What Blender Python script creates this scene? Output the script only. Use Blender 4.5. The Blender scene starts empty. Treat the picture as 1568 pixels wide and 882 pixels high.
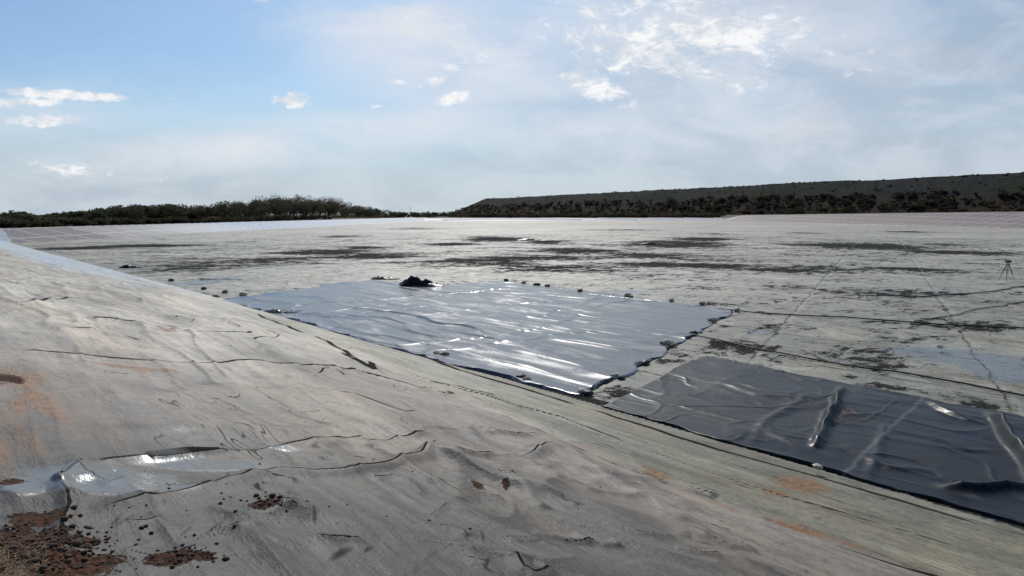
import bpy, math, numpy as np
from mathutils import Vector
rng=np.random.default_rng(7)
S2=math.sqrt(2)
F=934.0; P=math.radians(6.9); CP,SP=math.cos(P),math.sin(P)
scene=bpy.context.scene
scene.view_settings.view_transform='Standard'; scene.view_settings.look='None'; scene.view_settings.exposure=0

# ---------------------------------------------------------------- noise
def _h(ix,iy,seed):
    n=(ix.astype(np.int64)*374761393+iy.astype(np.int64)*668265263+seed*1442695041)&0xffffffff
    n=((n^(n>>13))*1274126177)&0xffffffff
    n=(n^(n>>16))&0xffffffff
    return n/4294967295.0
def vn(x,y,seed=0):
    x=np.asarray(x,float);y=np.asarray(y,float)
    ix=np.floor(x);iy=np.floor(y);fx=x-ix;fy=y-iy
    fx=fx*fx*fx*(fx*(fx*6-15)+10);fy=fy*fy*fy*(fy*(fy*6-15)+10)
    a=_h(ix,iy,seed);b=_h(ix+1,iy,seed);c=_h(ix,iy+1,seed);d=_h(ix+1,iy+1,seed)
    return (a*(1-fx)+b*fx)*(1-fy)+(c*(1-fx)+d*fx)*fy
def fbm(x,y,seed=0,o=4,g=.5):
    t=0;a=1;s=0
    for i in range(o):
        t=t+a*(vn(x*2**i+17.3*i,y*2**i-9.1*i,seed+i)*2-1);s+=a;a*=g
    return t/s
def ss(a,b,x):
    t=np.clip((x-a)/(b-a),0,1);return t*t*(3-2*t)

# ---------------------------------------------------------------- base heights
def raydir(px,py):
    u=(px-784)/F;v=(441-py)/F
    return np.array([u,CP+v*SP,-SP+v*CP])
def base_h(x,y):
    x=np.asarray(x,float);y=np.asarray(y,float)
    s=(x+y)/S2;r=(y-x)/S2
    stoe=np.interp(r,[-20,.7,10.3,38.7,152],[12.1,12.3,12.65,13.2,13.4])
    sf=np.interp(r,[-20,0,5,9,20,35,150],[8.4,8.6,8.8,9.3,10.6,11.3,12])
    zf=-4.42
    up=-1.6+(zf+1.6)*np.clip(s/sf,0,1)
    lo=zf+(-5-zf)*np.clip((s-sf)/(stoe-sf),0,1)
    near=np.where(s<sf,up,lo)
    near=np.where(s<0,-1.6+np.clip(-s,0,6)*0.02-np.clip(-s-6,0,5)*.2,near)
    # left wall
    xl=np.interp(y,[90,200,600],[-85,-81,-62])
    left=np.minimum(-5+(xl-x)*.22,-2.6)-1.7*ss(14,24,xl-x)
    far=np.minimum(-5+(y-480)*.2,-2.7)-1.6*ss(495,515,y)
    xr=np.interp(y,[0,215,480],[186,180,166])
    cr=np.interp(y,[0,100,215,480],[1.6,1.5,1.3,-.6])
    right=np.minimum(-5+(x-xr)*.25,cr)-(cr+4.3)*ss(29,48,x-xr)
    z=np.maximum(np.maximum(near,left),np.maximum(far,right))
    return np.maximum(z,-5)
def gp(px,py,z=None):
    d=raydir(px,py)
    if z is not None:
        t=z/d[2];return d*t
    t=np.geomspace(1.2,900,6000)
    hz=base_h(d[0]*t,d[1]*t)
    i=np.argmax(d[2]*t<hz)
    return np.array([d[0]*t[i],d[1]*t[i],hz[i]])
def gl(*pts): return [gp(*p)[:2] for p in pts]
def pdist(X,Y,pts):
    best=np.full(X.shape,1e9);side=np.zeros(X.shape);par=np.zeros(X.shape)
    n=len(pts)-1
    for i in range(n):
        ax,ay=pts[i];bx,by=pts[i+1]
        dx,dy=bx-ax,by-ay;L=dx*dx+dy*dy+1e-9
        t=np.clip(((X-ax)*dx+(Y-ay)*dy)/L,0,1)
        qx=X-ax-t*dx;qy=Y-ay-t*dy
        d=np.hypot(qx,qy);m=d<best
        best=np.where(m,d,best);side=np.where(m,np.sign(dx*qy-dy*qx),side);par=np.where(m,(i+t)/n,par)
    return best,side,par

# ---------------------------------------------------------------- terrain grid
ang=np.concatenate([np.arange(-47,47,.11),np.arange(47,313,2.0)])
lg=math.log
rad=np.concatenate([[.05,.4],np.exp(np.arange(0,lg(2.5),.012)),np.exp(np.arange(lg(2.5),lg(13),.0046)),np.exp(np.arange(lg(13),lg(60),.0068)),np.exp(np.arange(lg(60),lg(6000),.014))])
A,R=np.meshgrid(np.radians(ang),rad)
nr,na=A.shape
X=(R*np.sin(A)).ravel();Y=(R*np.cos(A)).ravel()
N=X.size
Z=base_h(X,Y)
s=(X+Y)/S2;r=(Y-X)/S2
rr=np.hypot(X,Y)
stoe=np.interp(r,[-20,.7,10.3,38.7,152],[12.1,12.3,12.65,13.2,13.4])
sf=np.interp(r,[-20,0,5,9,20,35,150],[8.4,8.6,8.8,9.3,10.6,11.3,12])
floor=(Z<-4.985)&(s>stoe-.05)
xl=np.interp(Y,[90,200,600],[-85,-81,-62]);xr=np.interp(Y,[0,215,480],[186,180,166])
floor&=(X>xl)&(X<xr)&(Y<480.5)
leftw=(X<=xl)&(X>xl-12)&(s>stoe)&(Y<495)
farw=(Y>480)&(Y<492)&(X>xl-5)&(X<xr+15)
rightw=(X>=xr)&(X<xr+27)&(s>stoe)&(Y<500)
outside=((X<=xl-12)|(Y>=492)|(X>=xr+27))&(s>stoe)
back=s<-1.0
near=rr<70
dark=np.zeros(N);rust=np.zeros(N);soil=np.zeros(N);wet=np.zeros(N);rough=np.full(N,.57)

# base displacement
amp=np.where(floor,0.012,0.035)
dz=amp*fbm(s*.55+3,r*.22,11,4)
mU=ss(0,1.5,s)*ss(0,1.2,sf-s)
dz+=mU*.16*fbm(s*.28,r*.17+5,21,3)*near
w1=fbm(s*.2,r*.12,33,3)*1.6
rid=1-np.abs(fbm(s*.9+w1,r*.13+w1*.4,41,2))*2.4
dz+=mU*.05*np.clip(rid,0,1)**3*near
rid3=1-np.abs(fbm(s*2.1+w1,r*.3+w1*.4,43,2))*2.6
dz+=mU*.016*np.clip(rid3,0,1)**2*near
rid2=1-np.abs(fbm(s*1.1+r*.3+w1,r*.35-s*.4,47,2))*2.2
lo_patch=np.exp(-(((X-.6)/2.6)**2+((Y-6.2)/2.0)**2))
dz+=.085*lo_patch*np.clip(rid2,0,1)**1.5
for (px,py,a,w) in [(690,722,.15,.42),(640,735,.04,.6),(855,705,.12,.6),(770,735,.07,.5),(930,740,.08,.6),(300,770,.06,.8),(560,760,.07,.9),(560,565,.12,.8),(400,530,.10,1.2),(120,560,.06,1.2)]:
    g=gp(px,py);dz+=a*np.exp(-((X-g[0])**2+(Y-g[1])**2)/w**2)
def wob(pts,seed,a=.05):
    out=[]
    for i in range(len(pts)-1):
        p=np.array(pts[i]);q=np.array(pts[i+1]);n=max(2,int(np.linalg.norm(q-p)/.2));n=min(n,40)
        for k in range(n):
            c=p+(q-p)*k/n
            c=c+a*np.array([fbm(np.array(c[0]*1.1),np.array(c[1]*1.1),seed,2),fbm(np.array(c[0]*1.1+50),np.array(c[1]*1.1),seed+5,2)])
            out.append(c)
    out.append(np.array(pts[-1]));return out
idn=np.where(near&(s>-.5)&(s<14))[0]
Xn,Yn=X[idn],Y[idn]
folds=[
 ([(15,532),(120,542),(260,552),(400,560),(540,574),(640,600),(690,603)],.05,.10,1.5,.026),
 ([(130,487),(180,490),(300,512),(385,520),(388,514)],.05,.10,1.2,.020),
 ([(0,500),(60,505),(160,498),(220,520)],.03,.2,.5,.03),
 ([(60,425),(160,440),(260,462),(330,470)],.03,.15,.9,.035),
 ([(20,462),(120,458),(190,470)],.03,.15,.6,.035),
 ([(130,708),(210,702),(270,697),(400,692),(440,685),(520,684),(600,680),(660,672)],.06,.09,1.8,.016),
 ([(215,703),(290,696),(340,693)],.02,.09,2.2,.026),
 ([(110,800),(230,778),(330,760),(420,737),(520,740),(600,727),(655,714),(690,708),(740,716),(800,710),(850,698),(950,706)],.07,.12,1.1,.013),
 ([(60,882),(90,820),(105,780),(90,740),(130,706)],.03,.06,.6,.012),
 ([(700,655),(730,680),(770,700),(830,730),(900,760),(1010,775)],.04,.10,.0,.02),
 ([(735,705),(800,760),(840,800)],.04,.10,.0,.02),
 ([(870,700),(930,750),(1060,800),(1100,830)],.05,.10,.4,.012),
 ([(960,690),(1000,725),(1100,760)],.04,.08,.6,.014),
 ([(690,708),(715,745),(705,780)],.03,.12,.0,.02),
 ([(750,720),(860,722),(940,745),(1010,740)],.05,.12,.2,.02),
 ([(520,545),(560,560),(575,575),(535,560)],.04,.08,1.8,.03),
 ([(480,600),(540,612),(620,640),(640,640)],.02,.08,.8,.018),
 ([(390,530),(430,520),(410,512)],.03,.08,.8,.02),
 ([(0,655),(150,662),(300,655),(480,668),(620,655)],.05,.25,.0,.02),
 ([(180,612),(330,600),(480,604),(700,640)],.05,.25,.0,.02),
 ([(390,478),(500,520),(560,556),(620,580),(700,612),(780,636),(860,668),(960,715),(1075,756),(1190,800),(1320,844),(1450,884),(1560,915)],-.08,.14,1.7,.034),
 ([(930,705),(1000,728),(1075,757),(1190,801),(1320,845),(1450,885),(1560,916)],-.04,.1,2.6,.045),
 ([(600,566),(720,600),(860,640),(990,690),(1200,760),(1400,820),(1568,868)],.03,.06,1.0,.016),
 ([(620,575),(650,584),(700,592),(760,606)],.03,.06,1.1,.02),
 ([(470,480),(600,528),(700,566),(800,596),(930,635),(1100,690),(1300,745),(1568,822)],.02,.08,1.1,.04),
]
def addfold(k,pts,ra,rw,ds,dw,brk=.0):
    P_=np.array(pts);mn=P_.min(0)-1.2;mxx=P_.max(0)+1.2
    q=(Xn>mn[0])&(Xn<mxx[0])&(Yn>mn[1])&(Yn<mxx[1]);ii=idn[q];xx,yy_=X[ii],Y[ii]
    if len(ii)==0: return
    d,sd,par=pdist(xx,yy_,pts)
    env=ss(0,.05,par)*ss(0,.05,1-par)
    sc=np.clip(np.hypot(xx,yy_)/7,1,2.5)
    vv=(.5-brk)+(.9+brk)*vn(xx*1.2,yy_*1.2,300+k)
    dz[ii]+=ra*env*vv*np.exp(-(d/(rw*sc))**2)
    if ds>0: dark[ii]=np.maximum(dark[ii],ds*env*vv*np.exp(-(d/(dw*sc))**2))
for k,(pp,ra,rw,ds,dw) in enumerate(folds): addfold(k,wob(gl(*pp),100+(20 if k==21 else k),.09),ra,rw,ds,dw,.2)
rg2=np.random.default_rng(99)
for k in range(95):
    px=rg2.uniform(-20,1150);lo=np.interp(px,[0,330,600,900,1200],[410,480,600,700,800]);py=rg2.uniform(lo,870)
    L=rg2.uniform(30,130);sl=rg2.normal(.10,.10)+ (.15 if px>500 else 0);cv=rg2.normal(0,8)
    pts=[(px+L*t,py+L*t*sl+cv*math.sin(t*3.1)) for t in (0,.33,.66,1)]
    if min(p[1] for p in pts)<400: continue
    addfold(400+k,wob(gl(*pts),600+k,.06),rg2.uniform(.01,.032),rg2.uniform(.05,.12),rg2.choice([0,0,.5,.7,.9]),rg2.uniform(.007,.013),.3)
dz+=np.where(floor,.02*np.clip(1-np.abs(fbm(s*.5,r*.5,77,3))*5,0,1),0)
dz=np.where(outside|back,.25*fbm(X*.05,Y*.05,90,4)-.15,dz)
Z=Z+dz
Z=np.where(outside&(rr>700),Z-1,Z)

# ---------------------------------------------------------------- colours
def lerp(a,b,t): 
    t=np.asarray(t)[:,None];return np.asarray(a)*(1-t)+np.asarray(b)*t
n1=fbm(s*.5,r*.12,200,4);n2=fbm(X*.8,Y*.8,210,4);n3=fbm(s*2.2,r*.35,220,4);n4=fbm(s*.9+4,r*.3,215,4)
near_c=np.array([.062,.058,.050]);mid_c=np.array([.152,.130,.106]);far_c=np.array([.335,.300,.245])  # backlit tone painted into slope albedo: darker near camera, lighter with distance
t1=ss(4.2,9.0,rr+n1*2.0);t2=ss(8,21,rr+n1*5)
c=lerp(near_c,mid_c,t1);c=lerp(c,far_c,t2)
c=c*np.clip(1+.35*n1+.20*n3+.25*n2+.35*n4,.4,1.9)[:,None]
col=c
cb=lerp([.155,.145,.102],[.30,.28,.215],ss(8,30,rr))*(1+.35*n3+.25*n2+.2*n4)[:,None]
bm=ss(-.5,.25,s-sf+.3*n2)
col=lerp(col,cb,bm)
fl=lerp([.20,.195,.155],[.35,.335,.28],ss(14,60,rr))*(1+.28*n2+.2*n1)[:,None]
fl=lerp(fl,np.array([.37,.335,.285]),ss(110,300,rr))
g1=fbm(X*.03,Y*.05,232,4)
fl=fl*np.clip(1+.3*g1,.6,1.4)[:,None]
warm=ss(-.1,.5,fbm(X*.012,Y*.012,230,3))
fl=fl*(1-.10*warm[:,None]*np.array([0,.6,1.2]))
fm=ss(-.15,.1,s-stoe)
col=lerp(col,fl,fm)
col[leftw]=np.array([.17,.155,.145]);rough[leftw]=.60
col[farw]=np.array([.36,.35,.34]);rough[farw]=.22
rw_c=np.array([.19,.155,.145])*(1+.25*fbm(X*.06,Y*.06,231,3))[:,None]
col=np.where(rightw[:,None],rw_c,col);rough[rightw]=.65
glint=leftw&(Y>130);gg=ss(130,220,Y[glint]);rough[glint]=.60-.38*gg;col[glint]=col[glint]*(1-gg)[:,None]+.40*gg[:,None]  # left wall's distant highlight painted in: colour whitened as roughness drops
col[outside]=np.array([.08,.062,.04]);rough[outside]=.9
soil[back]=1
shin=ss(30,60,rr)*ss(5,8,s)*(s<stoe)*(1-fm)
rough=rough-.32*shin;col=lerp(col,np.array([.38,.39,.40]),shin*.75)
def blob(px,py,rx,ry,st=1):
    g=gp(px,py);g2=gp(px,py+ry);D=math.hypot(g[0],g[1]);D2=math.hypot(g2[0],g2[1])
    a0=math.atan2(g[0],g[1]);wt=rx/F*D;wr=max(abs(D-D2),.02)
    a=np.arctan2(X,Y);m=(np.abs(a-a0)<wt*4/D)&(np.abs(rr-D)<wr*4)
    o=np.zeros(N);o[m]=st*np.exp(-((a[m]-a0)*D/wt)**2-((rr[m]-D)/wr)**2);return o
for b in [(1225,742,40,12,1.25),(1190,755,24,7,1.1),(1215,735,70,18,.5),(1000,725,30,5,1.0),(1090,765,60,5,.9),(1240,812,80,5,.8),(1330,842,80,5,.8),(20,580,50,22,1.05),(60,620,75,36,.65),(30,680,50,38,.75),(215,562,60,5,1.0),(60,740,70,40,.6),
          (440,640,60,10,.4),(560,480,60,6,.35),(655,606,14,4,.8),(250,505,16,3,.9),(690,603,16,4,.9),(860,670,60,6,.6),(770,640,50,5,.45),(150,420,80,5,.35),(110,520,100,12,.4),(500,530,40,5,.5),(300,640,90,14,.3),(900,668,40,3,.7),(1120,782,50,4,.7)]:
    rust=np.maximum(rust,blob(*b))
for b in [(730,662,38,5,.8),(600,625,20,5,.5),(790,688,30,5,.7),(940,775,80,6,.6),(1090,842,50,8,.6),(860,640,60,6,.4),(1130,700,70,8,.35)]:
    rust=np.maximum(rust,blob(*b)*.8)
for b in [(20,850,60,45,1.5),(100,868,70,22,1.1),(60,800,34,16,.9),(125,835,26,14,.8),(407,801,26,9,1.0),(275,866,52,11,1.0),(733,762,12,7,.9),(775,758,9,5,.8),(765,740,18,4,.5),(10,582,22,10,.8),(20,740,24,8,.6),(690,602,7,3,1),(650,598,6,2,.8)]:
    soil=np.maximum(soil,blob(*b))
for b in [(160,738,95,36,1.2),(320,714,110,16,1.05),(200,762,110,18,.8),(38,748,26,20,1.2),(85,850,20,25,.8),(430,690,60,6,.7),(280,662,70,6,.5),(560,668,60,6,.45)]:
    wet=np.maximum(wet,blob(*b))
for b in [(1480,548,90,14,1.3),(1540,570,50,20,1.1),(1160,508,24,5,1.0),(310,432,30,4,1.2),(340,428,30,3,1.0),(280,434,20,3,.9),(1190,520,40,5,.6),(950,447,60,4,1.0)]:
    wet=np.maximum(wet,blob(*b))
fd=np.zeros(N)
for b in [(760,366,45,4,1),(835,371,25,3,.9),(690,374,35,2.5,.8),(1030,374,60,5,1.1),(1075,366,40,3,1),(880,384,60,4,.9),(1320,377,70,4,1.1),(1450,386,60,3,1),(1440,374,20,1.5,.6),
          (500,386,60,4,.9),(580,392,80,5,.7),(560,380,40,3,.6),(1060,407,110,4,.9),(1190,414,60,4,.8),(860,412,120,8,.6),(740,400,100,8,.6),(200,377,60,2,1.1),(120,380,50,2,.9),(400,400,90,8,.4),
          (290,410,60,6,.45),(640,436,80,5,.5),(830,395,90,5,.6),(980,392,90,5,.6),(1270,412,60,4,.5),(1390,412,50,3,.5),(1390,355,30,1.2,.8),(520,362,30,2,.6),(640,350,50,2,.5),(960,352,60,1.2,.6),(1100,358,30,1,.6),(1230,357,30,1,.6),
          (1190,500,60,12,.4),(1330,500,70,16,.35),(1480,500,50,8,.4),(1120,530,50,14,.6),(1350,560,70,12,.4),(1500,620,60,8,.6),(1410,600,60,6,.6),(960,605,40,10,.7),(680,550,40,6,.7),(760,575,50,6,.6),(1180,440,80,8,.35),(1400,450,90,8,.35)]:
    fd=np.maximum(fd,blob(*b))
fd=fd+.20*ss(40,70,rr)*ss(190,110,rr)+.10*(rr<=45)
toeline=np.exp(-((s-stoe-.15)/.28)**2)*ss(60,20,rr)
fd=np.maximum(fd,toeline*.75)
dark=np.where(floor,fd*.9,np.maximum(dark,toeline*.6))
zoneF=np.where(floor,1.0,0.0)
wallm=np.where(leftw|farw|rightw,1.0,0.0)
spw=np.where(farw|(leftw&(Y>130)),1.0,0.0);spw=np.maximum(spw,shin)

def inpoly(px,py,poly):
    ins=np.zeros(px.shape,bool);n=len(poly)
    for i in range(n):
        x1,y1=poly[i];x2,y2=poly[(i+1)%n]
        c=((y1>py)!=(y2>py))&(px<(x2-x1)*(py-y1)/(y2-y1+1e-12)+x1);ins^=c
    return ins
g5=lambda *p:[gp(a,b,-4.98)[:2] for a,b in p]
T1=g5((335,460),(400,451),(450,444),(520,433),(568,430),(680,437),(760,430))
R1=g5((760,430),(830,438),(880,443),(1010,461),(1128,477))
B1=g5((335,460),(400,477),(520,512),(640,547),(800,585),(890,606))
Rr1=g5((1128,477),(1060,515),(985,560),(890,606))
E,Fp,G,H=g5((1078,545),(1568,642),(1568,806),(925,624))
Fx=Fp+(Fp-E)*1.2;Gx=G+(G-H)*1.1
poly1=T1+R1+Rr1[1:]+B1[::-1];poly2=[E,Fx,Gx,H]
m=near&(inpoly(X,Y,poly1)|inpoly(X,Y,poly2))
Z=np.where(m,-5.06,Z)

def mesh_grid(name,XX,YY,ZZ,nu,nv,wrap=False):
    me=bpy.data.meshes.new(name);n=nu*nv
    me.vertices.add(n)
    me.vertices.foreach_set('co',np.stack([XX,YY,ZZ],1).astype(np.float32).ravel())
    i=np.arange(nu-1)[:,None];j=np.arange(nv if wrap else nv-1)[None,:];j2=(j+1)%nv
    q=np.stack([i*nv+j,(i+1)*nv+j,(i+1)*nv+j2,i*nv+j2],-1).reshape(-1,4)
    me.loops.add(q.size);me.loops.foreach_set('vertex_index',q.astype(np.int32).ravel())
    me.polygons.add(len(q));me.polygons.foreach_set('loop_start',(np.arange(len(q))*4).astype(np.int32))
    me.polygons.foreach_set('loop_total',np.full(len(q),4,np.int32))
    me.polygons.foreach_set('use_smooth',np.ones(len(q),bool))
    me.update(calc_edges=True)
    ob=bpy.data.objects.new(name,me);scene.collection.objects.link(ob);return ob
def addcol(me,name,arr):
    a=me.attributes.new(name,'FLOAT_COLOR','POINT')
    d=np.ones((len(me.vertices),4),np.float32);d[:,:arr.shape[1]]=arr;a.data.foreach_set('color',d.ravel())
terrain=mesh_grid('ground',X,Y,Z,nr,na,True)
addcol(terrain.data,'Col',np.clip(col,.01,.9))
addcol(terrain.data,'M1',np.stack([dark,rust,soil],1))
addcol(terrain.data,'M2',np.stack([wet,zoneF,wallm],1))
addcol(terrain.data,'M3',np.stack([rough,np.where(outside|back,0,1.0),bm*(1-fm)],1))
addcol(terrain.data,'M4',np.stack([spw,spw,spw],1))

# ---------------------------------------------------------------- node helper
class NT:
    def __init__(s,nt): s.nt=nt;s.n=nt.nodes;s.l=nt.links
    def new(s,t,**k):
        n=s.n.new(t)
        for a,b in k.items(): setattr(n,a,b)
        return n
    def inp(s,sock,v):
        if isinstance(v,bpy.types.NodeSocket): s.l.new(v,sock)
        else:
            if hasattr(sock.default_value,'__len__') and not hasattr(v,'__len__'): v=(v,)*len(sock.default_value)
            if hasattr(v,'__len__') and len(v)==3 and len(sock.default_value)==4: v=(*v,1)
            sock.default_value=v
    def m(s,op,a,b=0.0,c=None,clamp=False):
        n=s.new('ShaderNodeMath',operation=op,use_clamp=clamp)
        s.inp(n.inputs[0],a);s.inp(n.inputs[1],b)
        if c is not None:s.inp(n.inputs[2],c)
        return n.outputs[0]
    def v(s,op,a,b=(0,0,0)):
        n=s.new('ShaderNodeVectorMath',operation=op);s.inp(n.inputs[0],a)
        if op=='SCALE': s.inp(n.inputs[3],b)
        else: s.inp(n.inputs[1],b)
        return n.outputs['Value'] if op in('LENGTH','DISTANCE','DOT_PRODUCT') else n.outputs[0]
    def mix(s,f,a,b,bt='MIX'):
        n=s.new('ShaderNodeMix',data_type='RGBA',blend_type=bt);n.clamp_factor=True
        s.inp(n.inputs[0],f);s.inp(n.inputs[6],a);s.inp(n.inputs[7],b);return n.outputs[2]
    def noise(s,vec,sc=1,det=4,ro=.55,dist=0):
        n=s.new('ShaderNodeTexNoise');s.l.new(vec,n.inputs['Vector'])
        n.inputs['Scale'].default_value=sc;n.inputs['Detail'].default_value=det;n.inputs['Roughness'].default_value=ro;n.inputs['Distortion'].default_value=dist
        return n.outputs['Fac']
    def ramp(s,x,a,b,o0=0.0,o1=1.0):
        n=s.new('ShaderNodeMapRange',interpolation_type='SMOOTHSTEP')
        s.inp(n.inputs[0],x);s.inp(n.inputs[1],a);s.inp(n.inputs[2],b);s.inp(n.inputs[3],o0);s.inp(n.inputs[4],o1);return n.outputs[0]
    def mapping(s,vec,rot=0,scale=(1,1,1),loc=(0,0,0)):
        n=s.new('ShaderNodeMapping');s.l.new(vec,n.inputs[0]);n.inputs['Rotation'].default_value=(0,0,rot);n.inputs['Scale'].default_value=scale;n.inputs['Location'].default_value=loc;return n.outputs[0]
def newmat(name):
    mt=bpy.data.materials.new(name);mt.use_nodes=True;nt=NT(mt.node_tree)
    b=mt.node_tree.nodes['Principled BSDF'];return mt,nt,b
def attr(nt,name):
    a=nt.new('ShaderNodeAttribute');a.attribute_name=name;sp=nt.new('ShaderNodeSeparateColor');nt.l.new(a.outputs['Color'],sp.inputs[0]);return a.outputs['Color'],sp.outputs

# ---------------------------------------------------------------- ground material
mt,n,b=newmat('dusty_geomembrane')
tc=n.new('ShaderNodeTexCoord').outputs['Object']
pos=n.v('MULTIPLY',tc,(1,1,0))
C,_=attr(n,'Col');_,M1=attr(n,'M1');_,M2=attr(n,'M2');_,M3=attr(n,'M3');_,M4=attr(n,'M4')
rot=n.mapping(pos,rot=math.radians(45))
ro=n.new('ShaderNodeSeparateXYZ');n.l.new(rot,ro.inputs[0])
st_s2=n.mapping(rot,scale=(.5,3.2,1))
streak=n.noise(st_s2,1.2,5,.62,.6)
fine=n.noise(pos,9,5,.70)
mid=n.noise(pos,1.3,5,.62)
spk=n.noise(pos,50,2,.6)
fac=n.m('ADD',n.m('MULTIPLY',streak,.5),n.m('MULTIPLY',fine,.6))
fac=n.m('ADD',fac,n.m('MULTIPLY',mid,.55))
fac=n.m('ADD',fac,n.m('MULTIPLY',spk,.35))
k=n.ramp(fac,.72,1.28,.50,1.5)
kk=n.new('ShaderNodeCombineXYZ');[n.l.new(k,kk.inputs[i]) for i in range(3)]
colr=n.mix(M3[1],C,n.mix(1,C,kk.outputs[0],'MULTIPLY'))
wv=n.ramp(n.noise(n.mapping(rot,scale=(.25,1,1)),.7,3,.6),.42,.62)
colr=n.mix(n.m('MULTIPLY',wv,.5),colr,n.mix(1,colr,(1.11,.99,.83),'MULTIPLY'))
scn=n.noise(n.mapping(rot,rot=.15,scale=(.7,6,1),loc=(3,9,0)),1.6,4,.7,.8)
sc_=n.ramp(scn,.60,.72)
colr=n.mix(n.m('MULTIPLY',n.m('MULTIPLY',sc_,.22),M3[1]),colr,n.mix(1,colr,(2.1,2.1,2.0),'MULTIPLY'))
def lines(vec,scl,w,det=3,dist=.5):
    q=n.noise(vec,scl,det,.55,dist);return n.ramp(n.m('ABSOLUTE',n.m('SUBTRACT',q,.5)),0,w,1,0)
l1=lines(n.mapping(rot,scale=(.35,1.8,1)),1.0,.006)
gmid=n.noise(pos,.45,3,.6)
gate=n.ramp(gmid,.5,.62)
band_st=n.ramp(n.noise(n.mapping(rot,scale=(.45,11,1)),1.2,3,.6,.3),.58,.66)
drk=n.m('MULTIPLY',band_st,n.m('MULTIPLY',M3[2],n.ramp(mid,.42,.6)))
l1=n.m('MULTIPLY',n.m('MULTIPLY',l1,gate),M3[1])
# floor mottling
fa=n.noise(n.mapping(pos,rot=.25,scale=(.10,.20,1)),1.0,9,.78,.8)
fb=n.noise(n.mapping(rot,scale=(1.2,.5,1)),.9,8,.80,1.0)
dm=n.m('ADD',n.m('MULTIPLY',fa,.75),n.m('MULTIPLY',fb,.75))
dm=n.m('ADD',dm,n.m('MULTIPLY',n.m('SUBTRACT',mid,.5),.35))
dm=n.m('ADD',dm,n.m('MULTIPLY',M1[0],.31))
fdark=n.m('MULTIPLY',n.ramp(dm,.855,.885),M2[1])
soft=n.m('MULTIPLY',n.ramp(dm,.74,.88),M2[1])
l2=n.m('MULTIPLY',lines(n.mapping(rot,rot=.1,scale=(.5,1.1,1),loc=(7,0,0)),.8,.012,4,1.0),n.ramp(gmid,.42,.58))
l3=n.m('MULTIPLY',lines(n.mapping(rot,rot=1.45,scale=(.3,1.1,1),loc=(17,0,0)),.9,.011,4,.7),n.ramp(gmid,.58,.44))
fl_lines=n.m('MULTIPLY',n.m('MAXIMUM',l2,l3),M2[1])
wob_=n.m('MULTIPLY',n.m('SUBTRACT',gmid,.5),.6)
rm=n.mapping(pos,rot=math.radians(31));rs=n.new('ShaderNodeSeparateXYZ');n.l.new(rm,rs.inputs[0])
def seam(x,per,w,wb=wob_):
    q=n.m('FRACT',n.m('DIVIDE',n.m('ADD',x,wb),per));return n.ramp(n.m('ABSOLUTE',n.m('SUBTRACT',q,.5)),0,w/per,1,0)
s1=seam(rs.outputs[0],6.8,.12);s2=seam(ro.outputs[1],9.5,.09)
sm=n.m('MULTIPLY',n.m('MAXIMUM',s1,s2),M2[1])
sgate=n.ramp(mid,.40,.58,.1,1)
sm=n.m('MULTIPLY',sm,sgate)
sdk=n.m('MAXIMUM',seam(n.m('ADD',rs.outputs[0],.18),6.8,.07),seam(n.m('ADD',ro.outputs[1],.15),4.75,.09))
sdk=n.m('MULTIPLY',n.m('MULTIPLY',sdk,M2[1]),n.ramp(mid,.42,.56,.30,.85))
sx=n.new('ShaderNodeSeparateXYZ');n.l.new(pos,sx.inputs[0])
sw=n.m('MULTIPLY',n.m('MAXIMUM',seam(sx.outputs[1],7.0,.6,0.0),seam(sx.outputs[0],6.5,.6,0.0)),M2[2])
colr=n.mix(n.m('MULTIPLY',sw,.65),colr,(.40,.38,.37))
# rust
rn=n.m('ADD',n.m('MULTIPLY',M1[1],.75),n.m('MULTIPLY',n.m('SUBTRACT',streak,.5),1.9))
rn=n.m('ADD',rn,n.m('MULTIPLY',n.m('SUBTRACT',fine,.5),1.1))
rm_=n.ramp(rn,.28,.76)
colr=n.mix(n.m('MULTIPLY',rm_,.85),colr,n.mix(n.ramp(fine,.38,.6),(.29,.125,.030),(.13,.055,.022)))
slopedark=n.m('MULTIPLY',n.m('SUBTRACT',1.0,M2[1]),M1[0])
sd=n.ramp(n.m('ADD',slopedark,n.m('MULTIPLY',n.m('SUBTRACT',fine,.5),.8)),.30,.62)
colr=n.mix(n.m('MULTIPLY',soft,.45),colr,(.090,.088,.075))
fdk=n.m('MULTIPLY',fdark,.95)
D=n.m('MAXIMUM',n.m('MAXIMUM',fdk,n.m('MULTIPLY',sd,.92)),n.m('MAXIMUM',n.m('MULTIPLY',l1,.6),n.m('MULTIPLY',fl_lines,.8)))
D=n.m('MAXIMUM',D,n.m('MAXIMUM',sdk,n.m('MULTIPLY',drk,.7)))
fdc=n.mix(n.ramp(fine,.42,.62),(.012,.012,.013),(.045,.044,.040))
colr=n.mix(D,colr,n.mix(M2[1],(.018,.015,.012),fdc))
colr=n.mix(n.m('MULTIPLY',sm,.4),colr,(.42,.40,.34))
# soil
s5=n.noise(pos,6,5,.75,.5)
sn=n.m('ADD',M1[2],n.m('MULTIPLY',n.m('SUBTRACT',s5,.5),1.8))
so=n.ramp(sn,.50,.58)
cl30=n.noise(pos,30,4,.72)
colr=n.mix(so,colr,n.mix(n.ramp(cl30,.38,.62),(.025,.012,.007),(.14,.060,.030)))
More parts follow.
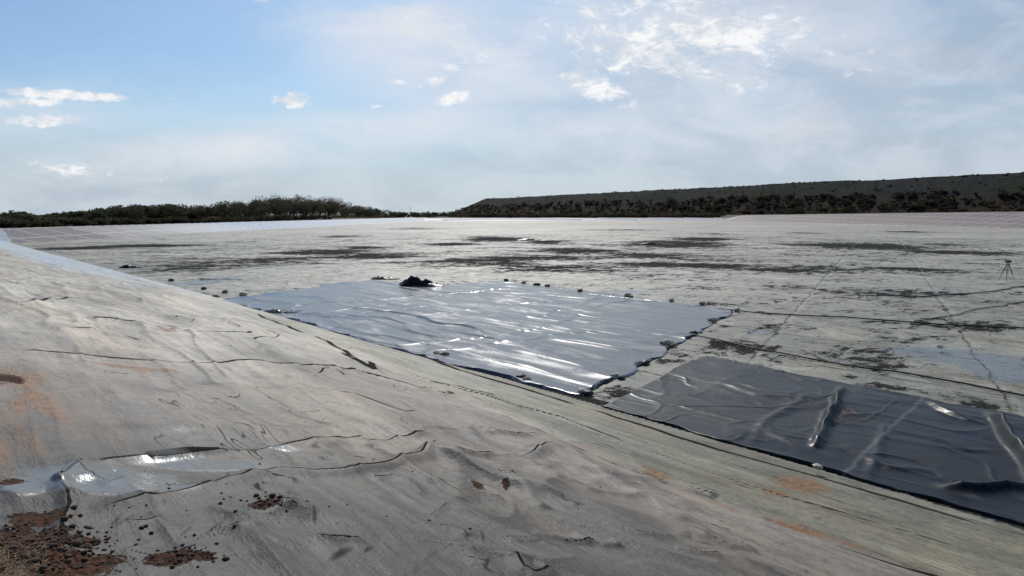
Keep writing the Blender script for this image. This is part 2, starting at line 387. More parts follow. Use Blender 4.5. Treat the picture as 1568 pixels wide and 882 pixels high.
# wet / clean plastic
wn=n.m('ADD',M2[0],n.m('MULTIPLY',n.m('SUBTRACT',mid,.5),1.3))
we=n.m('MULTIPLY',n.ramp(wn,.38,.80),n.m('SUBTRACT',1.0,so))
colr=n.mix(n.m('MULTIPLY',we,.65),colr,n.mix(M2[1],(.15,.15,.14),(.07,.075,.08)))
n.l.new(colr,b.inputs['Base Color'])
rg=n.m('ADD',M3[0],n.m('MULTIPLY',n.m('SUBTRACT',mid,.5),.35))
rg=n.m('SUBTRACT',rg,n.m('MULTIPLY',we,.33))
rg=n.m('ADD',rg,n.m('MULTIPLY',n.m('MAXIMUM',so,D),.5),clamp=True)
n.l.new(rg,b.inputs['Roughness'])
spc=n.m('ADD',n.m('SUBTRACT',.24,n.m('MULTIPLY',M2[2],.10)),n.m('MULTIPLY',n.m('MAXIMUM',we,n.m('MULTIPLY',M4[0],.9)),.34))
n.l.new(n.m('MULTIPLY',spc,n.m('SUBTRACT',1.0,D)),b.inputs['Specular IOR Level'])
bh=n.m('ADD',n.m('MULTIPLY',fine,.014),n.m('MULTIPLY',spk,.003))
bh=n.m('ADD',bh,n.m('MULTIPLY',streak,.03))
bh=n.m('MULTIPLY',bh,n.m('SUBTRACT',1.0,n.m('MULTIPLY',we,.6)))
bh=n.m('ADD',bh,n.m('MULTIPLY',so,.02))
bh=n.m('ADD',bh,n.m('MULTIPLY',n.m('MULTIPLY',cl30,so),.06))
bh=n.m('ADD',bh,n.m('MULTIPLY',n.m('MAXIMUM',sd,l1),-.012))
bp=n.new('ShaderNodeBump');bp.inputs['Strength'].default_value=.9;bp.inputs['Distance'].default_value=1.0
n.l.new(bh,bp.inputs['Height']);n.l.new(bp.outputs[0],b.inputs['Normal'])
terrain.data.materials.append(mt)

# ---------------------------------------------------------------- liner sheets
def resamp(pts,t):
    p=np.array(pts);d=np.r_[0,np.cumsum(np.hypot(*(p[1:]-p[:-1]).T))];d/=d[-1]
    return np.stack([np.interp(t,d,p[:,0]),np.interp(t,d,p[:,1])],1)
def coons(top,bot,left,right,nu,nv):
    u=np.linspace(0,1,nu);v=np.linspace(0,1,nv)
    T=resamp(top,u);Bm=resamp(bot,u);L=resamp(left,v);Rt=resamp(right,v)
    U=u[:,None,None];V=v[None,:,None]
    Sx=(1-V)*T[:,None]+V*Bm[:,None]+(1-U)*L[None]+U*Rt[None]-((1-U)*(1-V)*T[0]+U*(1-V)*T[-1]+(1-U)*V*Bm[0]+U*V*Bm[-1])
    return Sx,U[...,0]*np.ones((nu,nv)),V[...,0]*np.ones((nu,nv))
def ridge(x,y,seed,k=3.,o=2): return np.clip(1-np.abs(fbm(x,y,seed,o))*k,0,1)
def edgejit(Sx,U,V,a=.12):
    e=np.minimum(np.minimum(U,1-U),np.minimum(V,1-V));w=np.exp(-e*25)
    Sx[...,0]+=a*w*fbm(Sx[...,0]*.8,Sx[...,1]*.8,501,3);Sx[...,1]+=a*w*fbm(Sx[...,0]*.8,Sx[...,1]*.8,502,3)
    return e
Sx,U,V=coons(T1,Rr1[::-1],B1,R1,460,460)
e=edgejit(Sx,U,V,.45)
x=Sx[...,0];y=Sx[...,1];S_=(x+y)/S2;R_=(y-x)/S2
wv_=fbm(S_*.25,R_*.15,61,3)
cen=.35+.65*np.exp(-(((x+1.5)/6.)**2+((y-27)/9)**2))
z=-4.975+cen*.095*ridge(S_*.6+wv_*1.5,R_*.09,62,2.2,1)**2+.03*fbm(S_*.35,R_*.15,63,2)+cen*.028*ridge(S_*1.7+wv_*2,R_*.16,64,2.2,1)**2
z+=.030*ridge(R_*.5+wv_,S_*.12,66,5,1)**2
z+=.04*np.exp(-e*60)*vn(x*1.5,y*1.5,67)
z=np.where(e<=0,-5.03,z)
sheet1=mesh_grid('reflective_liner_sheet',x.ravel(),y.ravel(),z.ravel(),460,460)
Sx,U,V=coons([E,Fx],[H,Gx],[E,H],[Fx,Gx],760,300)
e=edgejit(Sx,U,V,.25)
x=Sx[...,0];y=Sx[...,1];S_=(x+y)/S2;R_=(y-x)/S2
wv_=fbm(S_*.3,R_*.3,71,3)
z=-4.95+.05*fbm(S_*.4,R_*.3,72,2)+.024*ridge(S_*.8+wv_*2,R_*.3,73,2.6,1)**2+.012*ridge(R_*.9+wv_*2,S_*.4,74,3.4,1)**2
z+=.008*ridge(S_*2.4+wv_*2,R_*.7,79,2.5,1)**1.5+.003*fbm(x*5,y*5,81,3)
for (pp,a,w) in [([(1292,586),(1278,620),(1248,684)],.20,.10),([(1512,626),(1540,665),(1575,705),(1600,760)],.28,.12),([(1410,612),(1440,630),(1500,650)],.08,.10),([(1090,585),(1160,605),(1240,612)],.04,.14),
                 ([(1120,650),(1180,665),(1240,690)],.03,.12),([(1420,745),(1500,750),(1600,742)],.12,.12),([(1300,690),(1360,715),(1420,720)],.03,.13),([(1250,600),(1180,640),(1150,680)],.025,.12),([(1360,640),(1340,700),(1330,740)],.03,.11),([(1400,660),(1480,690),(1520,690)],.04,.1)]:
    pts=wob([gp(a_,b_,-4.96)[:2] for a_,b_ in pp],900,.1)
    d,sd_,par=pdist(x,y,pts);z+=a*np.exp(-(d/w)**2)*ss(0,.3,par)*(.4+.6*ss(0,.35,1-par))*(.7+.5*vn(x*2,y*2,83))
z+=.04*np.exp(-e*60)*vn(x*1.5,y*1.5,77)
z=np.where(e<=0,-5.03,z)
z=np.maximum(z,np.where(e>0,base_h(x,y)+.03,z))
sheet2=mesh_grid('black_liner_sheet',x.ravel(),y.ravel(),z.ravel(),760,300)
def linermat(name,basec,r0,dust,spec=.5,dc=(.17,.165,.15)):
    mt,n,b=newmat(name)
    p=n.new('ShaderNodeTexCoord').outputs['Object'];q=n.mapping(p,rot=math.radians(45))
    d1=n.noise(n.mapping(q,scale=(.4,1.6,1)),.9,6,.65,.6);d2=n.noise(p,14,4,.7)
    du=n.ramp(n.m('ADD',d1,n.m('MULTIPLY',d2,.35)),.60,.85)
    c=n.mix(n.m('MULTIPLY',du,dust),basec,dc)
    qs=n.new('ShaderNodeSeparateXYZ');n.l.new(q,qs.inputs[0])
    fr=n.m('FRACT',n.m('DIVIDE',n.m('ADD',qs.outputs[0],n.m('MULTIPLY',d1,.3)),6.6));sl_=n.ramp(n.m('ABSOLUTE',n.m('SUBTRACT',fr,.5)),0,.012,1,0)
    c=n.mix(n.m('MULTIPLY',sl_,.5),c,(.12,.12,.12))
    n.l.new(c,b.inputs['Base Color'])
    n.l.new(n.m('ADD',n.m('MULTIPLY',du,.18),r0),b.inputs['Roughness'])
    b.inputs['Specular IOR Level'].default_value=spec
    bp=n.new('ShaderNodeBump');bp.inputs['Strength'].default_value=.5
    n.l.new(n.m('ADD',n.m('MULTIPLY',n.noise(n.mapping(q,scale=(.7,2.5,1)),1.3,3,.45,.4),.045),n.m('ADD',n.m('MULTIPLY',d2,.0012),n.m('MULTIPLY',sl_,.01))),bp.inputs['Height']);n.l.new(bp.outputs[0],b.inputs['Normal'])
    return mt
sheet1.data.materials.append(linermat('hdpe_bright',(.034,.036,.044),.20,.30,.70))
sheet2.data.materials.append(linermat('hdpe_black',(.006,.006,.008),.35,.06,.20))

# ---------------------------------------------------------------- tubes, ropes
def simple(name,c,r=.7,var=.3,sc=8):
    mt,n,b=newmat(name);p=n.new('ShaderNodeTexCoord').outputs['Object']
    k=n.ramp(n.noise(p,sc,5,.65),.3,.7,1-var,1+var);cc=n.new('ShaderNodeCombineXYZ');[n.l.new(k,cc.inputs[i]) for i in range(3)]
    n.l.new(n.mix(1,c,cc.outputs[0],'MULTIPLY'),b.inputs['Base Color']);b.inputs['Roughness'].default_value=r
    return mt
M_black=simple('black_rubber',(.015,.015,.015),.6);M_red=simple('orange_wire',(.30,.06,.03),.5)
def tube(name,pp,rad,mat,z=-4.97,lift=.0,jit=.12):
    pts=[gp(a,b,z) for a,b in pp]
    P_=[]
    for i in range(len(pts)-1):
        nn=max(3,int(np.linalg.norm(pts[i+1]-pts[i])/.35))
        for k in range(nn):
            c=pts[i]+(pts[i+1]-pts[i])*k/nn
            c=c+np.array([jit*float(fbm(c[0]*.6,c[1]*.6,801,2)),jit*float(fbm(c[0]*.6,c[1]*.6,802,2)),rad+lift]);P_.append(c)
    P_.append(pts[-1]+np.array([0,0,rad+lift]))
    cu=bpy.data.curves.new(name,'CURVE');cu.dimensions='3D';sp=cu.splines.new('POLY');sp.points.add(len(P_)-1)
    for i,c in enumerate(P_): sp.points[i].co=(*c,1)
    cu.bevel_depth=rad;cu.bevel_resolution=2;cu.materials.append(mat)
    o=bpy.data.objects.new(name,cu);scene.collection.objects.link(o);return o
tube('black_hose',[(1058,511),(1150,535),(1300,560),(1440,582),(1568,606),(1700,632)],.028,M_black,jit=.25)
tube('black_hose',[(1100,474),(1180,481),(1300,487),(1440,497),(1568,503),(1700,510)],.030,M_black,jit=.3)
tube('black_hose',[(1340,452),(1400,455),(1500,449),(1568,438)],.032,M_black,jit=.3)
tube('drain_rope',[(1400,492),(1480,478),(1568,462)],.025,M_black,jit=.3)
tube('cable',[(1030,622),(1110,622),(1180,626),(1230,618),(1285,600),(1292,588)],.008,M_black,z=-4.88)
tube('orange_wire',[(1285,640),(1300,626),(1312,634),(1296,636),(1290,628),(1330,630)],.007,M_red,z=-4.86,jit=.02)

# ---------------------------------------------------------------- generic mesh from arrays
def mesh_from(name,V,Fc,mat=None,smooth=False,cols=None):
    me=bpy.data.meshes.new(name);V=np.asarray(V,np.float32)
    me.from_pydata(V.tolist(),[],[list(map(int,f)) for f in Fc]) if not isinstance(Fc,np.ndarray) else None
    if isinstance(Fc,np.ndarray):
        k=Fc.shape[1];me.vertices.add(len(V));me.vertices.foreach_set('co',V.ravel())
        me.loops.add(Fc.size);me.loops.foreach_set('vertex_index',Fc.astype(np.int32).ravel())
        me.polygons.add(len(Fc));me.polygons.foreach_set('loop_start',(np.arange(len(Fc))*k).astype(np.int32));me.polygons.foreach_set('loop_total',np.full(len(Fc),k,np.int32))
    me.update(calc_edges=True)
    if smooth: me.polygons.foreach_set('use_smooth',np.ones(len(me.polygons),bool))
    if cols is not None: addcol(me,'Col',cols)
    if mat: me.materials.append(mat)
    o=bpy.data.objects.new(name,me);scene.collection.objects.link(o);return o
import bmesh
def ico(sub=2):
    bm_=bmesh.new();bmesh.ops.create_icosphere(bm_,subdivisions=sub,radius=1)
    v=np.array([q.co[:] for q in bm_.verts]);f=np.array([[w.index for w in q.verts] for q in bm_.faces]);bm_.free();return v,f
IV3,IF3=ico(3);IV1,IF1=ico(1)
M_bag=simple('sandbag_cloth',(.24,.19,.13),.85,.45,9);M_bagd=simple('sandbag_dark',(.03,.028,.024),.6,.5,9);M_bagw=simple('sandbag_white',(.42,.38,.30),.8,.35,9)
def sandbag(px,py,L=.5,kind=0,z=-4.97):
    p=gp(px,py,z) if z is not None else gp(px,py)
    sd=int(px*7+py)
    a=rng.uniform(0,math.pi);v=IV3.copy()
    x=v[:,0];v[:,1]*=.62*(1-.45*ss(.55,1.,x));v[:,2]*=.50*(1-.3*ss(.5,1,x))
    v=v*(1+.3*fbm(v[:,0]*2.1+sd,v[:,1]*2.1+v[:,2]*1.7,sd,3))[:,None]
    neck=ss(.8,1.,x);v[:,0]+=neck*.28;v[:,1]*=1-.35*neck
    v[:,2]=np.maximum(v[:,2],-.24)
    v*=L*.5;v[:,2]+=.24*L*.5
    c,s_=math.cos(a),math.sin(a)
    w=np.stack([v[:,0]*c-v[:,1]*s_,v[:,0]*s_+v[:,1]*c,v[:,2]],1)+p
    o=mesh_from('sandbag',w,IF3,[M_bag,M_bagd,M_bagw][kind],True)
for q in [(891,601,.34,2),(900,604,.34,1),(944,577,.34,2),(952,580,.30,1),(988,557,.42,1),(1022,527,.5,2),(1032,530,.3,0),(1063,511,.36,1),(1093,491,.5,2),(1128,476,.5,2),(1075,466,.5,0),(1028,461,.45,2),(962,454,.6,2),(966,455,.4,0),
          (888,446,.5,1),(838,439,.55,1),(822,437,.5,1),(802,434,.4,0),(775,430,.5,1),(680,545,.4,0),(797,579,.35,1),(806,583,.32,0),(668,543,.35,0),(330,455,.45,0),(372,452,.5,2),(312,443,.5,1),(345,448,.5,0),(262,430,.5,1)]:
    sandbag(*q)
sandbag(1252,717,.22,2,-4.80)
def flap(px,py,W,Hh,name='folded_liner_flap'):
    p=gp(px,py,-4.97);u=np.linspace(-1,1,60);v=np.linspace(0,1,36);UU,VV=np.meshgrid(u,v,indexing='ij')
    x=p[0]+UU*W*.5+.15*fbm(UU*2,VV*3,5,2);y=p[1]+(VV-.3)*1.1*min(1,W/2.5)+.12*fbm(UU*3,VV*2,6,2)
    z=-4.97+Hh*np.exp(-((UU+.45)/.42)**2)*np.sin(VV*math.pi)**.7*(.5+.9*vn(UU*5,VV*4,12))+Hh*.5*np.exp(-((UU-.25)/.55)**2)*np.sin(VV*math.pi)*(.4+1.2*vn(UU*5,VV*4,9))+.03
    z+=Hh*.12*fbm(UU*9,VV*6,14,2)*np.sin(VV*math.pi)
    o=mesh_grid(name,x.ravel(),y.ravel(),z.ravel(),60,36);o.data.materials.append(sheet2.data.materials[0]);return o
flap(645,438,3.0,.58);flap(590,427,2.2,.16);flap(200,410,2.2,.22);flap(430,478,1.8,.10);flap(820,368,7,.25);flap(1005,374,6,.22)

# ---------------------------------------------------------------- survey tripod
def cyl(p,q,r0,r1,nseg=8):
    p=np.array(p,float);q=np.array(q,float);d=q-p;d/=np.linalg.norm(d)
    a=np.cross(d,[0,0,1.]) if abs(d[2])<.95 else np.cross(d,[1.,0,0]);a/=np.linalg.norm(a);bb=np.cross(d,a)
    t=np.linspace(0,2*math.pi,nseg,endpoint=False)
    ring=np.cos(t)[:,None]*a+np.sin(t)[:,None]*bb
    V=np.concatenate([p+ring*r0,q+ring*r1]);Fc=[[i,(i+1)%nseg,nseg+(i+1)%nseg,nseg+i] for i in range(nseg)]+[list(range(nseg))[::-1],list(range(nseg,2*nseg))]
    return V,Fc
def joinparts(parts):
    V=[];Fc=[];o=0
    for v,f in parts: V.append(v);Fc+= [[i+o for i in q] for q in f];o+=len(v)
    return np.concatenate(V),Fc
def box(c,sx,sy,sz):
    c=np.array(c);V=np.array([[a,b_,d] for a in(-1,1) for b_ in(-1,1) for d in(-1,1)])*[sx/2,sy/2,sz/2]+c
    return V,[[0,1,3,2],[4,6,7,5],[0,4,5,1],[2,3,7,6],[0,2,6,4],[1,5,7,3]]
M_dk=simple('dark_metal',(.04,.04,.045),.45);M_yel=simple('instrument_grey',(.12,.12,.10),.5)
tp=gp(1541,430,-4.97);em=bpy.data.objects.new('survey_tripod',None);em.location=tp;scene.collection.objects.link(em)
legs=[]
for k in range(3):
    a=math.radians(90+120*k+20);ft=np.array([.55*math.cos(a),.55*math.sin(a),0]);hd=np.array([.07*math.cos(a),.07*math.sin(a),1.22])
    midp=ft*.5+hd*.5;tn=np.array([-math.sin(a),math.cos(a),0])*.035
    legs+= [cyl(ft,midp,.014,.018),cyl(midp-tn,hd-tn,.017,.017),cyl(midp+tn,hd+tn,.017,.017),cyl(midp-tn*1.4,midp+tn*1.4,.022,.022)]
V_,F_=joinparts(legs);o=mesh_from('legs',V_,F_,M_dk);o.parent=em
V_,F_=joinparts([cyl([0,0,1.2],[0,0,1.25],.11,.11,16),cyl([0,0,1.25],[0,0,1.33],.05,.04,12),box([0,0,1.45],.34,.2,.2),cyl([-.02,-.16,1.45],[-.02,.16,1.45],.055,.055,14),cyl([-.12,0,1.55],[.12,0,1.55],.015,.015),cyl([-.12,0,1.5],[-.12,0,1.56],.012,.012),cyl([.12,0,1.5],[.12,0,1.56],.012,.012)])
o=mesh_from('instrument',V_,F_,M_yel);o.parent=em

def lump(name,c,sz,mat,seed):
    v=IV3*np.array(sz);v=v*(1+.35*fbm(IV3[:,0]*2+seed,IV3[:,1]*2+IV3[:,2]*1.7,seed,3))[:,None];v[:,2]=np.maximum(v[:,2],-.1);return mesh_from(name,v+np.array(c),IF3,mat,True)
d_=raydir(1433,325);xx_=float(d_[0]/d_[1]*226);yy0=226.0
# sits at the wall crest
while float(base_h(xx_,yy0))<.9 and xx_<400: xx_+=1;yy0=xx_*d_[1]/d_[0]
lump('blue_tarp_heap',(xx_,yy0,float(base_h(xx_,yy0))-.2),(1.2,.9,1.3),simple('blue_tarp',(.03,.06,.14),.7),5)
d_=raydir(628,324);tt=560/d_[1]
V_,F_=joinparts([cyl([0,0,0],[0,0,11],.14,.09),cyl([-.9,0,10],[.9,0,10],.07,.07),cyl([0,0,11],[0,0,11.6],.25,.18)]);mesh_from('utility_pole',V_+np.array([d_[0]*tt,560,-4.5]),F_,M_dk)

# ---------------------------------------------------------------- hill
P0=np.array([-48.,1100.]);P1=np.array([336.,400.]);ux=(P1-P0)/np.linalg.norm(P1-P0);nx=np.array([ux[1],-ux[0]])
if nx@(-P1)<0: nx=-nx
Lh=np.linalg.norm(P1-P0)
def hill_h(x,y):
    a=(x-P0[0])*ux[0]+(y-P0[1])*ux[1];d=(x-P0[0])*nx[0]+(y-P0[1])*nx[1]
    w=3*fbm(a*.012,d*.01,601,3)
    prof=1-ss(-4,62,d+w)
    prof=.75*(1-np.clip((d+w)/60,0,1))+.25*prof
    end=np.clip((a+52)/52,0,1)
    top=32.4+.9*fbm(a*.02,d*.02,602,3)
    h=-5+top*np.minimum(prof,end)
    return h+.5*fbm(a*.08,d*.08,603,4)*np.clip(prof*2,0,1)
na_,nd_=900,150
aa=np.linspace(-70,Lh+420,na_);dd=np.r_[np.linspace(-120,-6,20),np.linspace(-5,75,nd_-20)]
AA,DD=np.meshgrid(aa,dd,indexing='ij');hx=P0[0]+ux[0]*AA+nx[0]*DD;hy=P0[1]+ux[1]*AA+nx[1]*DD
hill=mesh_grid('hill',hx.ravel(),hy.ravel(),hill_h(hx,hy).ravel(),na_,nd_)
mt,n,b=newmat('hill_slope')
p=n.new('ShaderNodeTexCoord').outputs['Object'];z_=n.new('ShaderNodeSeparateXYZ');n.l.new(p,z_.inputs[0])
a1=n.noise(p,.035,6,.7,.4);a2=n.noise(p,.35,5,.75);
c=n.mix(n.ramp(a2,.38,.62),(.020,.021,.021),(.044,.044,.040))
c=n.mix(n.m('MULTIPLY',n.ramp(a1,.45,.62),.75),c,(.032,.040,.020))
c=n.mix(n.ramp(z_.outputs[2],15,7),c,n.mix(n.ramp(a2,.4,.6),(.028,.020,.014),(.050,.038,.026)))
n.l.new(c,b.inputs['Base Color']);b.inputs['Roughness'].default_value=.95;b.inputs['Specular IOR Level'].default_value=.05
bp=n.new('ShaderNodeBump');bp.inputs['Distance'].default_value=1.5;n.l.new(a2,bp.inputs['Height']);n.l.new(bp.outputs[0],b.inputs['Normal'])
hill.data.materials.append(mt)

# ---------------------------------------------------------------- vegetation
mt,n,b=newmat('foliage')
C,_=attr(n,'Col');n.l.new(C,b.inputs['Base Color']);b.inputs['Roughness'].default_value=.85;b.inputs['Specular IOR Level'].default_value=.1
tl=n.new('ShaderNodeBsdfTranslucent');n.l.new(C,tl.inputs['Color']);ms=n.new('ShaderNodeMixShader');ms.inputs[0].default_value=.35
n.l.new(b.outputs[0],ms.inputs[1]);n.l.new(tl.outputs[0],ms.inputs[2]);n.l.new(ms.outputs[0],mt.node_tree.nodes['Material Output'].inputs['Surface'])
M_fol=mt
def veg(name,trees,leaf=.5,dens=1.0,flat=False):
    LV=[];LC=[];TV=[];TC=[]
    for (x,y,z,h,w,cl) in trees:
        k=int(rng.integers(5,9));th=h*rng.uniform(.2,.38)
        cen=np.stack([rng.normal(0,.30*w,k),rng.normal(0,.30*w,k),rng.uniform(th/h+.08,.90,k)*h],1)
        rc=rng.uniform(.18,.32,k)*w
        segs=[((0,0,0),(rng.normal(0,.05*w),rng.normal(0,.05*w),th),.03*h*.5+.04,.03*h*.4)]
        for c_ in cen[:6]: segs.append((segs[0][1],tuple(c_),.015*h*.6+.03,.02))
        for p_,q_,r0,r1 in segs:
            p_=np.array(p_);q_=np.array(q_)
            for off in ((1,0),(0,1)):
                o_=np.array([off[0],off[1],0.])
                TV.append(np.array([p_-o_*r0,p_+o_*r0,q_+o_*r1,q_-o_*r1])+[x,y,z]);TC.append(np.tile(np.array([.07,.058,.045]),(4,1)))
        nl=int(dens*34*k)
        ci=rng.integers(0,k,nl);dirn=rng.normal(size=(nl,3));dirn/=np.linalg.norm(dirn,axis=1)[:,None]
        rad_=rng.uniform(.25,1.15,nl)**.6
        pc=cen[ci]+dirn*(rc[ci]*rad_)[:,None]*[1,1,.62]
        pc[:,2]=np.clip(pc[:,2],.1,h*1.02)
        a=rng.normal(size=(nl,3));a/=np.linalg.norm(a,axis=1)[:,None];bq=np.cross(a,rng.normal(size=(nl,3)));bq/=np.linalg.norm(bq,axis=1)[:,None]
        sz=leaf*rng.uniform(.4,1.1,nl)[:,None]
        q=np.stack([pc-a*sz,pc+bq*sz*.6,pc+a*sz,pc-bq*sz*.6],1)+np.array([x,y,z])
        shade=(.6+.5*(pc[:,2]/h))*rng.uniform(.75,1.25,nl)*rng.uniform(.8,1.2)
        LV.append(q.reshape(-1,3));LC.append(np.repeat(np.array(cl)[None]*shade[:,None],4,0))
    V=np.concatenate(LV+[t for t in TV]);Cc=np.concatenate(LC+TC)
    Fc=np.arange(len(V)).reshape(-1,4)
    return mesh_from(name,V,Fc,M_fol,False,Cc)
greens=[(.070,.074,.036),(.090,.078,.046),(.056,.066,.032),(.098,.080,.054),(.068,.060,.038)]
def at(px,D): 
    d=raydir(px,328);return d[0]/d[1]*D,D
tr=[]
cont_x=[-60,0,20,45,62,80,100,140,180,220,260,300,330,350,370,400,420,470,500,520,540,570,600,640,690,720]
cont_y=[324,327,323,327,332,327,325,322,314,315,313,316,314,306,309,302,299,301,299,306,314,318,323,325,324,323]
DL=lambda px:float(np.interp(px,[-120,0,350,600,720],[175,190,300,620,800]))
for i in range(580):
    px=rng.uniform(-120,700);D=DL(px)*rng.uniform(1.0,1.16)
    ty=np.interp(px,cont_x,cont_y);d=raydir(px,ty);top=d[2]/d[1]*D
    x,y=at(px,D);h=(top+4.4)*rng.uniform(.78,1.06);h=max(h,2.0)
    if i%5==0: h*=.7
    tr.append((x,y,-4.4,h,h*rng.uniform(.7,1.1),greens[rng.integers(0,5)]))
veg('tree_line',tr,.5,1.6)
tr=[]
for i in range(520):
    px=rng.uniform(-120,720);D=DL(px)*rng.uniform(.97,1.1)
    x,y=at(px,D);h=rng.uniform(1.8,3.4)
    tr.append((x,y,-4.4,h,h*1.8,[(.09,.070,.045),(.075,.074,.040)][i%2]))
veg('shrub_belt',tr,.5,1.0)
tr=[]
browns=[(.088,.064,.044),(.074,.057,.039),(.066,.064,.036),(.096,.072,.052),(.058,.058,.031)]
cnt=0
while cnt<1900:
    a=rng.uniform(-60,Lh+150);d=rng.uniform(24,100)
    if rng.random()<.35: a=rng.uniform(Lh*.6,Lh+150)
    x=P0[0]+ux[0]*a+nx[0]*d;y=P0[1]+ux[1]*a+nx[1]*d
    if y<520 and x<np.interp(y,[0,215,480],[186,180,166])+50: continue
    if y<520 and x<210: continue
    z=max(-4.3,float(hill_h(np.array(x),np.array(y))) )if d<75 else -4.3
    h=rng.uniform(2.2,4.2)
    if d>60: h*=1.4
    if rng.random()<.05:h*=1.4
    tr.append((x,y,z-.3,h,h*rng.uniform(1.,1.6),browns[rng.integers(0,5)]));cnt+=1
veg('scrub_woodland',tr,.6,1.1)
tr=[]
for i in range(420):
    a=rng.uniform(0,Lh+200);d=rng.uniform(-3,30)
    if i%3==0:d=rng.uniform(-3,2)
    x=P0[0]+ux[0]*a+nx[0]*d;y=P0[1]+ux[1]*a+nx[1]*d
    h=rng.uniform(.3,.8);
    if rng.random()<.025:h=rng.uniform(1.6,2.8)
    tr.append((x,y,float(hill_h(np.array(x),np.array(y)))-.15,h,h*2.2,[(.055,.06,.035),(.06,.064,.036),(.058,.052,.04)][i%3]))
veg('hillside_bushes',tr,.4,.4)
for px,D,hh in [(885,760,8),(1215,420,6),(1305,400,9),(1270,410,8)]:
    x,y=at(px,D);zz=max(-4.3,float(hill_h(np.array(x),np.array(y))))
    veg('acacia_tree',[(x,y,zz-.2,hh,hh*1.3,(.036,.044,.022))],.55,2.6)

# ---------------------------------------------------------------- soil clods + dry grass
def zat(x,y):
    a=math.degrees(math.atan2(x,y));i=np.argmin(abs(ang-a));j=np.argmin(abs(rad-math.hypot(x,y)));return Z[j*na+i]
cl=[];cf=[];o=0
spots=[(407,801,28,12,60),(380,780,60,25,20),(275,866,50,12,60),(50,850,80,40,420),(120,840,40,20,90),(733,762,14,8,12),(775,742,16,5,12),(560,820,220,40,14),(320,740,200,30,8),(250,820,120,30,30),(650,760,200,30,8),(900,800,200,40,5),(300,600,300,40,8)]
for px,py,sx_,sy_,k in spots:
    for _ in range(k):
        g=gp(px+rng.normal(0,sx_*.6),min(900,py+rng.normal(0,sy_*.6)));
        if math.hypot(g[0],g[1])>14: continue
        r_=rng.gamma(1.5,.0028)+.0025
        v=IV1*(1+.5*rng.random((len(IV1),1)))*r_*np.array([1,1,.7]);cl.append(v+np.array([g[0],g[1],zat(g[0],g[1])+r_*.3]));cf.append(IF1+o);o+=len(v)
mesh_from('soil_clods',np.concatenate(cl),np.concatenate(cf),simple('clod_soil',(.055,.028,.017),.95,.5,20))
gv=[];
for _ in range(900):
    g=gp(rng.uniform(-60,60)+rng.normal(0,20),min(930,rng.normal(872,22)));x,y=g[0],g[1];z=zat(x,y)
    a=rng.uniform(0,6.28);L=rng.uniform(.02,.10);b0=np.array([x,y,z]);dr=np.array([math.cos(a)*.9,math.sin(a)*.9,rng.uniform(.03,.35)])*L;sd_=np.array([-math.sin(a),math.cos(a),0])*.0012
    gv.append(np.array([b0-sd_,b0+sd_,b0+dr+sd_*.3,b0+dr-sd_*.3]))
V=np.concatenate(gv);mesh_from('dry_grass',V,np.arange(len(V)).reshape(-1,4),simple('straw',(.24,.17,.09),.8))

# ---------------------------------------------------------------- sun & sky
EL=math.radians(42);AZ=math.radians(-3)
sl=bpy.data.lights.new('sun','SUN');sl.energy=3.5;sl.angle=math.radians(.6);sl.color=(1,.965,.91)
so_=bpy.data.objects.new('sun',sl);so_.rotation_euler=(-(math.pi/2-EL),0,-AZ);scene.collection.objects.link(so_)
W=bpy.data.worlds.new('World');scene.world=W;W.use_nodes=True;n=NT(W.node_tree);bg=W.node_tree.nodes['Background']
sky=n.new('ShaderNodeTexSky');sky.sky_type='NISHITA';sky.sun_disc=False;sky.sun_elevation=EL;sky.sun_rotation=AZ;sky.air_density=1.0;sky.dust_density=.8;sky.ozone_density=2.0
dirv=n.new('ShaderNodeTexCoord').outputs['Generated'];sp=n.new('ShaderNodeSeparateXYZ');n.l.new(dirv,sp.inputs[0])
yy=n.m('MAXIMUM',sp.outputs[1],.05)
uu=n.m('DIVIDE',sp.outputs[0],yy);ww=n.m('DIVIDE',sp.outputs[2],yy)
front=n.ramp(sp.outputs[1],.1,.4)
cb_=n.new('ShaderNodeCombineXYZ');n.l.new(uu,cb_.inputs[0]);n.l.new(ww,cb_.inputs[1]);uv=cb_.outputs[0]
def uw(px,py): d=raydir(px,py);return d[0]/d[1],d[2]/d[1]
def ell(px,py,rx,ry,st=1.,rot=0):
    c=uw(px,py);q=n.v('SUBTRACT',uv,(c[0],c[1],0))
    if rot: q=n.mapping(q,rot=rot)
    q=n.v('MULTIPLY',q,(F/rx,F/ry,0));L=n.v('LENGTH',q)
    return n.m('MULTIPLY',n.ramp(L,0,1.6,1,0),st)
def mx(l):
    o=l[0]
    for q in l[1:]:o=n.m('MAXIMUM',o,q)
    return o
nz=n.noise(n.mapping(uv,scale=(1,1.9,1)),9,7,.70,.8)
nzf=n.noise(n.mapping(uv,rot=-.3,scale=(1,1.9,1)),26,6,.72,.5)
puff=mx([ell(450,152,36,17,1.2),ell(85,144,160,9,1.3,.06),ell(20,156,90,9,1.1),ell(75,184,85,12,1.15),ell(690,152,36,11,1.2,-.3),ell(655,122,42,14,.85),ell(612,126,18,6,.8),ell(575,162,18,6,.7),ell(390,0,50,8,.9),
         ell(1000,85,190,50,1.06,.25),ell(900,128,75,22,1.0,.3),ell(940,65,65,30,1.05),ell(1090,50,170,60,.98),ell(910,15,40,25,.9),ell(1000,10,120,30,.85),ell(760,195,30,8,.5),ell(110,260,100,24,.6),ell(230,270,80,18,.54),ell(1230,60,150,40,.65,.2),ell(690,70,130,50,.45,.2)])
pn=n.m('ADD',puff,n.m('ADD',n.m('MULTIPLY',n.m('SUBTRACT',nz,.5),2.2),n.m('MULTIPLY',n.m('SUBTRACT',nzf,.5),2.0)))
pm=n.ramp(pn,.48,1.15)
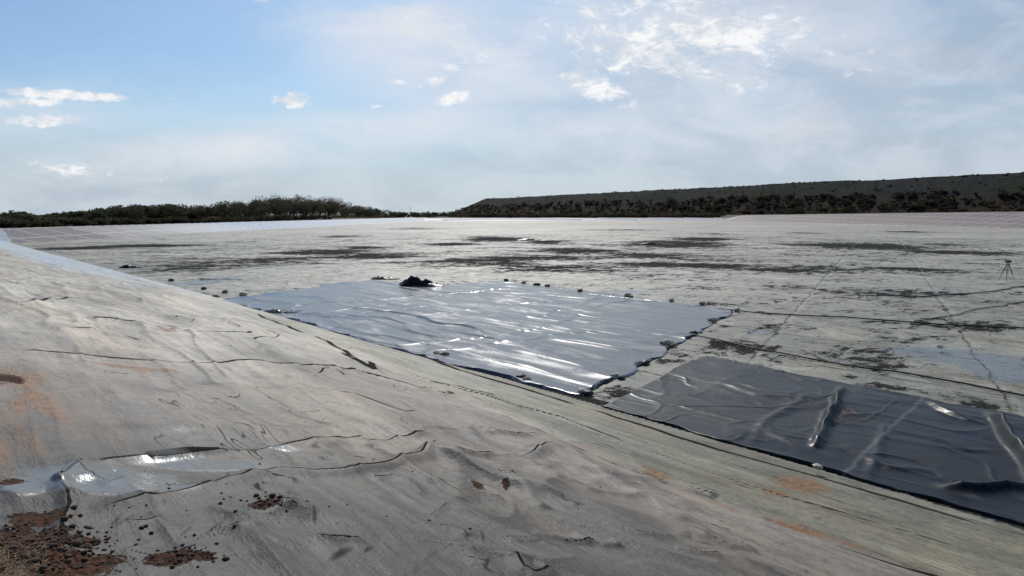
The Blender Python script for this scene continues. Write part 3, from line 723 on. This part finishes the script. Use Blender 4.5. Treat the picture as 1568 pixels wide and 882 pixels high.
vn1=n.noise(n.mapping(uv,rot=-.15,scale=(1,3.2,1)),2.2,6,.6,.7)
vn2=n.noise(n.mapping(uv,rot=.5,scale=(1,2.5,1),loc=(4,2,0)),5,5,.6,.5)
vbright=mx([ell(690,60,230,95,1.15,.2),ell(1060,90,330,120,1.05,.15),ell(470,212,340,34,1.2,-.10),ell(60,165,200,40,.5),ell(930,200,300,40,.7,.1)])
vgrey=mx([ell(1350,150,750,280,1.),ell(1150,260,700,130,.9),ell(300,300,900,100,.7),ell(500,120,900,200,.18)])
vt=n.ramp(n.m('ADD',n.m('MULTIPLY',vn1,.7),n.m('MULTIPLY',vn2,.45)),.38,.74,.12,1.25)
vt2=n.ramp(vn1,.3,.65,.7,1.1)
skc=n.mix(1,sky.outputs[0],(.70,.88,1.0),'MULTIPLY')
hz=n.ramp(ww,-.02,.28,.85,.0)
hz=n.m('MULTIPLY',hz,front)
c1=n.mix(hz,skc,(5.8,6.7,7.5))
c1=n.mix(n.m('MULTIPLY',n.m('MULTIPLY',vgrey,vt2),n.m('MULTIPLY',front,.88)),c1,n.mix(n.ramp(vn2,.38,.62),(4.2,4.95,5.9),(5.6,6.2,7.0)))
c1=n.mix(n.m('MULTIPLY',n.m('MULTIPLY',vbright,vt),n.m('MULTIPLY',front,.88)),c1,(7.4,7.8,8.4))
c1=n.mix(n.m('MULTIPLY',n.m('MULTIPLY',pm,.95),front),c1,n.mix(n.ramp(n.m('ADD',nz,n.m('MULTIPLY',nzf,.5)),.68,.9),(7.0,7.4,8.0),(9.6,9.6,9.7)))
n.l.new(c1,bg.inputs['Color']);bg.inputs['Strength'].default_value=.10
try:
    W.cycles.sampling_method='MANUAL';W.cycles.sample_map_resolution=256
except Exception as ex: print(ex)

# ---------------------------------------------------------------- camera
cam=bpy.data.cameras.new('camera');cam.sensor_width=36;cam.lens=36*F/1568;cam.clip_end=12000;cam.clip_start=.05
co=bpy.data.objects.new('camera',cam);co.rotation_euler=(math.pi/2-P,0,0);scene.collection.objects.link(co);scene.camera=co
